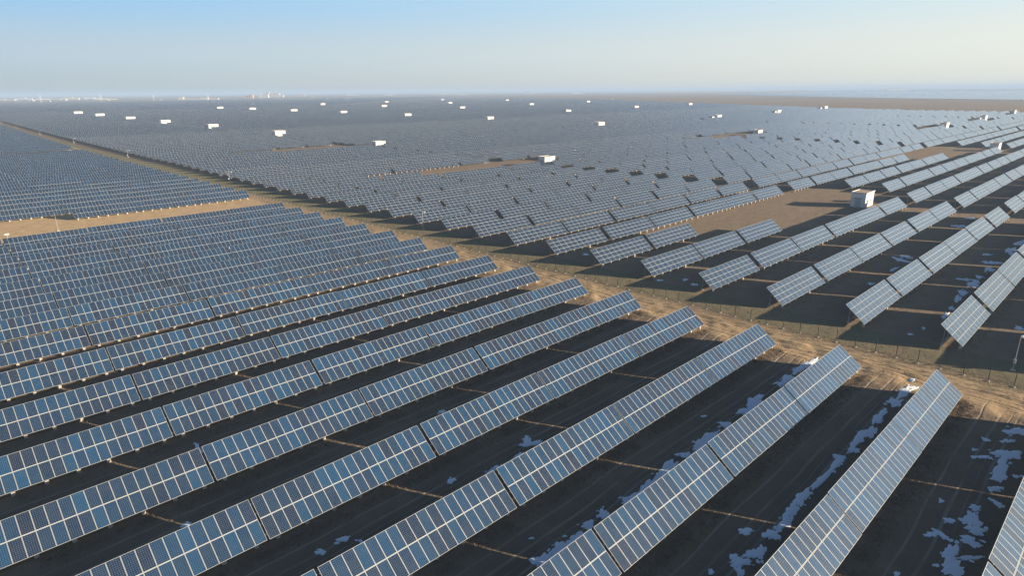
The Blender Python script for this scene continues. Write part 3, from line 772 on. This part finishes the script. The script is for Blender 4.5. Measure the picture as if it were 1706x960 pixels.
# loose stones and clods on the track
st = MB()
def stone(x, y, r):
    z = float(ground_h(np.array(x), np.array(y))); n = 6
    top = (x+random.gauss(0, r*.2), y+random.gauss(0, r*.2), z+r*random.uniform(.5, .9))
    ring = [(x+r*random.uniform(.7, 1.2)*math.cos(6.283*i/n), y+r*random.uniform(.7, 1.2)*math.sin(6.283*i/n), z-.02) for i in range(n)]
    for i in range(n): st.tri(ring[i], ring[(i+1) % n], top)
for _ in range(2600): stone(random.uniform(84, 99), random.uniform(0, 120), random.uniform(.03, .11))
for _ in range(900): stone(random.uniform(8, 84), random.uniform(8, 90), random.uniform(.02, .07))
for _ in range(500): stone(random.uniform(100, 150), random.uniform(5, 90), random.uniform(.03, .08))
o = kind(link('loose_stones', st.mesh('loose_stones', [M_CONC if False else simple('stone', (.24, .18, .12), .9, 0, .3)])), 'stuff'); tag(o, 'small loose stones and clods on the sandy track', 'stones')

# ---------------------------------------------------------------- far buildings
def block(name, parts, loc, rot, lab, cat='building', group=None, mat=M_CREAM, win=True):
    o = bpy.data.objects.new(name, None); COL.objects.link(o)
    b, r, wn = MB(), MB(), MB()
    for (x0, x1, y0, y1, h) in parts:
        b.box(x0, x1, y0, y1, -.5, h); r.box(x0-.4, x1+.4, y0-.4, y1+.4, h, h+.6)
        if win:
            nx = max(2, int((x1-x0)/5)); nz = max(1, int(h/4))
            for i in range(nx):
                for j in range(nz):
                    xx = x0+(i+.5)*(x1-x0)/nx; wn.box(xx-1, xx+1, y0-.08, y0-.01, j*h/nz+1.2, j*h/nz+3)
    link('wall', b.mesh('wall', [mat]), o); link('roof', r.mesh('roof', [M_ROOF if mat is not M_WHITE else M_WHITE]), o)
    if win: link('window', wn.mesh('window', [M_DARK]), o); o.children
    o.location = loc; o.rotation_euler = (0, 0, rot); tag(o, lab, cat, group); return o
R_ = -YAW
block('warehouse', [(-125, -95, -10, 10, 15), (-95, 10, -8, 8, 7), (10, 60, -10, 10, 12), (60, 125, -8, 8, 7)], (1500, 4350, 0), R_, 'long low cream warehouse on the left skyline', 'warehouse', win=False)
block('office_block', [(-34, -2, -10, 10, 17), (3, 36, -12, 10, 24)], (1935, 4640, 0), R_, 'orange-tan building pair on the left skyline, left of the white block', 'building', mat=M_TAN)
block('office_block', [(-42, 42, -10, 10, 26)], (2270, 5150, 0), R_, 'white four-storey block on the skyline between orange and cream buildings', 'building', mat=M_WHITE)
block('office_block', [(-80, -45, -12, 12, 42), (-45, 45, -12, 12, 33), (45, 78, -12, 12, 18)], (2640, 5750, 0), R_, 'large stepped cream building cluster on the left skyline', 'building')
block('warehouse', [(-45, 45, -12, 12, 18)], (3090, 6150, 0), R_, 'low orange shed right of the cream building cluster on skyline', 'warehouse', mat=M_TAN, win=False)
block('plant_building', [(-50, -10, -12, 12, 30), (-10, 60, -12, 12, 18)], (5260, 5100, 0), R_, 'pale industrial building on the horizon right of centre', 'building')
block('domed_hall', [(-110, 110, -20, 20, 22), (-60, 70, -18, 18, 36)], (8900, 2480, 0), R_, 'low white hall on the far right horizon', 'building', mat=M_WHITE, win=False)
for i, (x, y, w, h) in enumerate([(700,5900,90,10),(880,6300,60,14),(1010,6200,80,9),(1150,6100,60,16),(1280,6350,100,8),(480,5600,80,9),(560,6100,50,14),(1400,6600,70,12),(950,5400,50,8),(1250,5500,70,8),(760,5300,40,7),(3700,6200,60,10),(4100,6100,50,9),(4500,5600,70,12),(4650,5500,50,8),(5600,4700,60,9),(4300,5200,50,8)]):
    block('town_building', [(-w, w*.2, -10, 10, h), (w*.25, w, -9, 9, h*.7)], (x, y, 0), R_+random.uniform(-.2,.2), 'tiny pale building in the hazy town along the horizon', 'building', 'tiny town buildings along the horizon', M_WHITE if i % 3 else M_CREAM, False)
def back(u, v):
    d = CF + CR*((u-853)/FPX) + CU*((480-v)/FPX); s = -CAMH/d.z; return d.x*s, d.y*s
FARB = [(-1,0)]
FARP = [(282,1800),(330,1950)]
far_px = [(887,6675),(799,5410),(745,4505),(490,2933),(518,3256),(481,2734),(465,2573),(472,2558),(459,2413),(467,2397),(458,2205),(437,2037),(445,2022),(426,1859),(448,1903),(420,1708),(435,1726),(1148,6205),(1145,5573),(1044,4530),(1382,5826),(1447,5501),(1364,4632),(1010,2694),(1036,2727),(968,2434),(1005,2486),(945,2233),(979,2273),(960,2081),(1629,3501),(1730,3528),(1685,3258),(1789,3256),(1821,3110),(1781,2848),(1815,2703),(1039,3106),(1002,2820),(1103,3140),(4026,1703),(5228,2107),(3652,1318),(4577,1595),(3491,1050),(4496,1322),(3474,833),(4002,742),(3240,575),(2075,1590),(2146,1615)]
for i, (x, y) in enumerate(far_px):
    o = link('inverter_building', HSMALL, None, (x, y, 0)); o.scale = (.85, .9, .5 if math.hypot(x, y) < 3500 else 1.0)
    tag(o, 'tiny white inverter building far off in the hazy distant solar farms', 'building', 'tiny inverter buildings in the hazy distance')
# pylons along the horizon
pb = MB()
for s in (-1, 1):
    for t in (-1, 1): pb.bar((s*3.2, t*3.2, 0), (s*.6, t*.6, 34), .35)
for z in (6, 12, 18, 24, 30):
    w = 3.2-2.6*z/34
    for s in (-1, 1): pb.bar((-w, s*w, z), (w, s*w, z), .2); pb.bar((s*w, -w, z), (s*w, w, z), .2); pb.bar((-w, s*w, z), (w*.85, s*w*.85, z+5), .18)
PYM = pb.mesh('mast', [M_PYLON])
pb = MB()
for z, w in ((24, 7), (29, 6), (33.5, 4)): pb.bar((-w, 0, z), (w, 0, z), .4); pb.bar((-w, 0, z), (0, 0, z+1.6), .2); pb.bar((w, 0, z), (0, 0, z+1.6), .2)
PYA = pb.mesh('crossarm', [M_PYLON])
for i in range(18):
    u = i/17; x = 330+u*4200+random.uniform(-40,40); y = 3600-u*900+260*math.sin(u*5)
    o = bpy.data.objects.new('pylon', None); COL.objects.link(o); o.location = (x, y, 0); o.rotation_euler = (0, 0, .3)
    link('mast', PYM, o); link('crossarm', PYA, o); tag(o, 'faint grey lattice pylon on the hazy horizon', 'pylon', 'pylons on the hazy horizon')

# ---------------------------------------------------------------- haze
hz = MB(); hz.box(-26000, 45000, -26000, 45000, -2, 66)
km = bpy.data.materials.new('haze'); km.use_nodes = True; t = km.node_tree; t.nodes.clear()
pv = t.nodes.new('ShaderNodeVolumePrincipled'); pv.inputs['Color'].default_value = (.55, .72, .95, 1); pv.inputs['Density'].default_value = HAZE
pv.inputs['Anisotropy'].default_value = .0
ou = t.nodes.new('ShaderNodeOutputMaterial'); t.links.new(pv.outputs[0], ou.inputs['Volume'])
o = link('haze', hz.mesh('haze', [km])); kind(o, 'stuff'); tag(o, 'pale blue haze lying over the whole plain', 'haze')
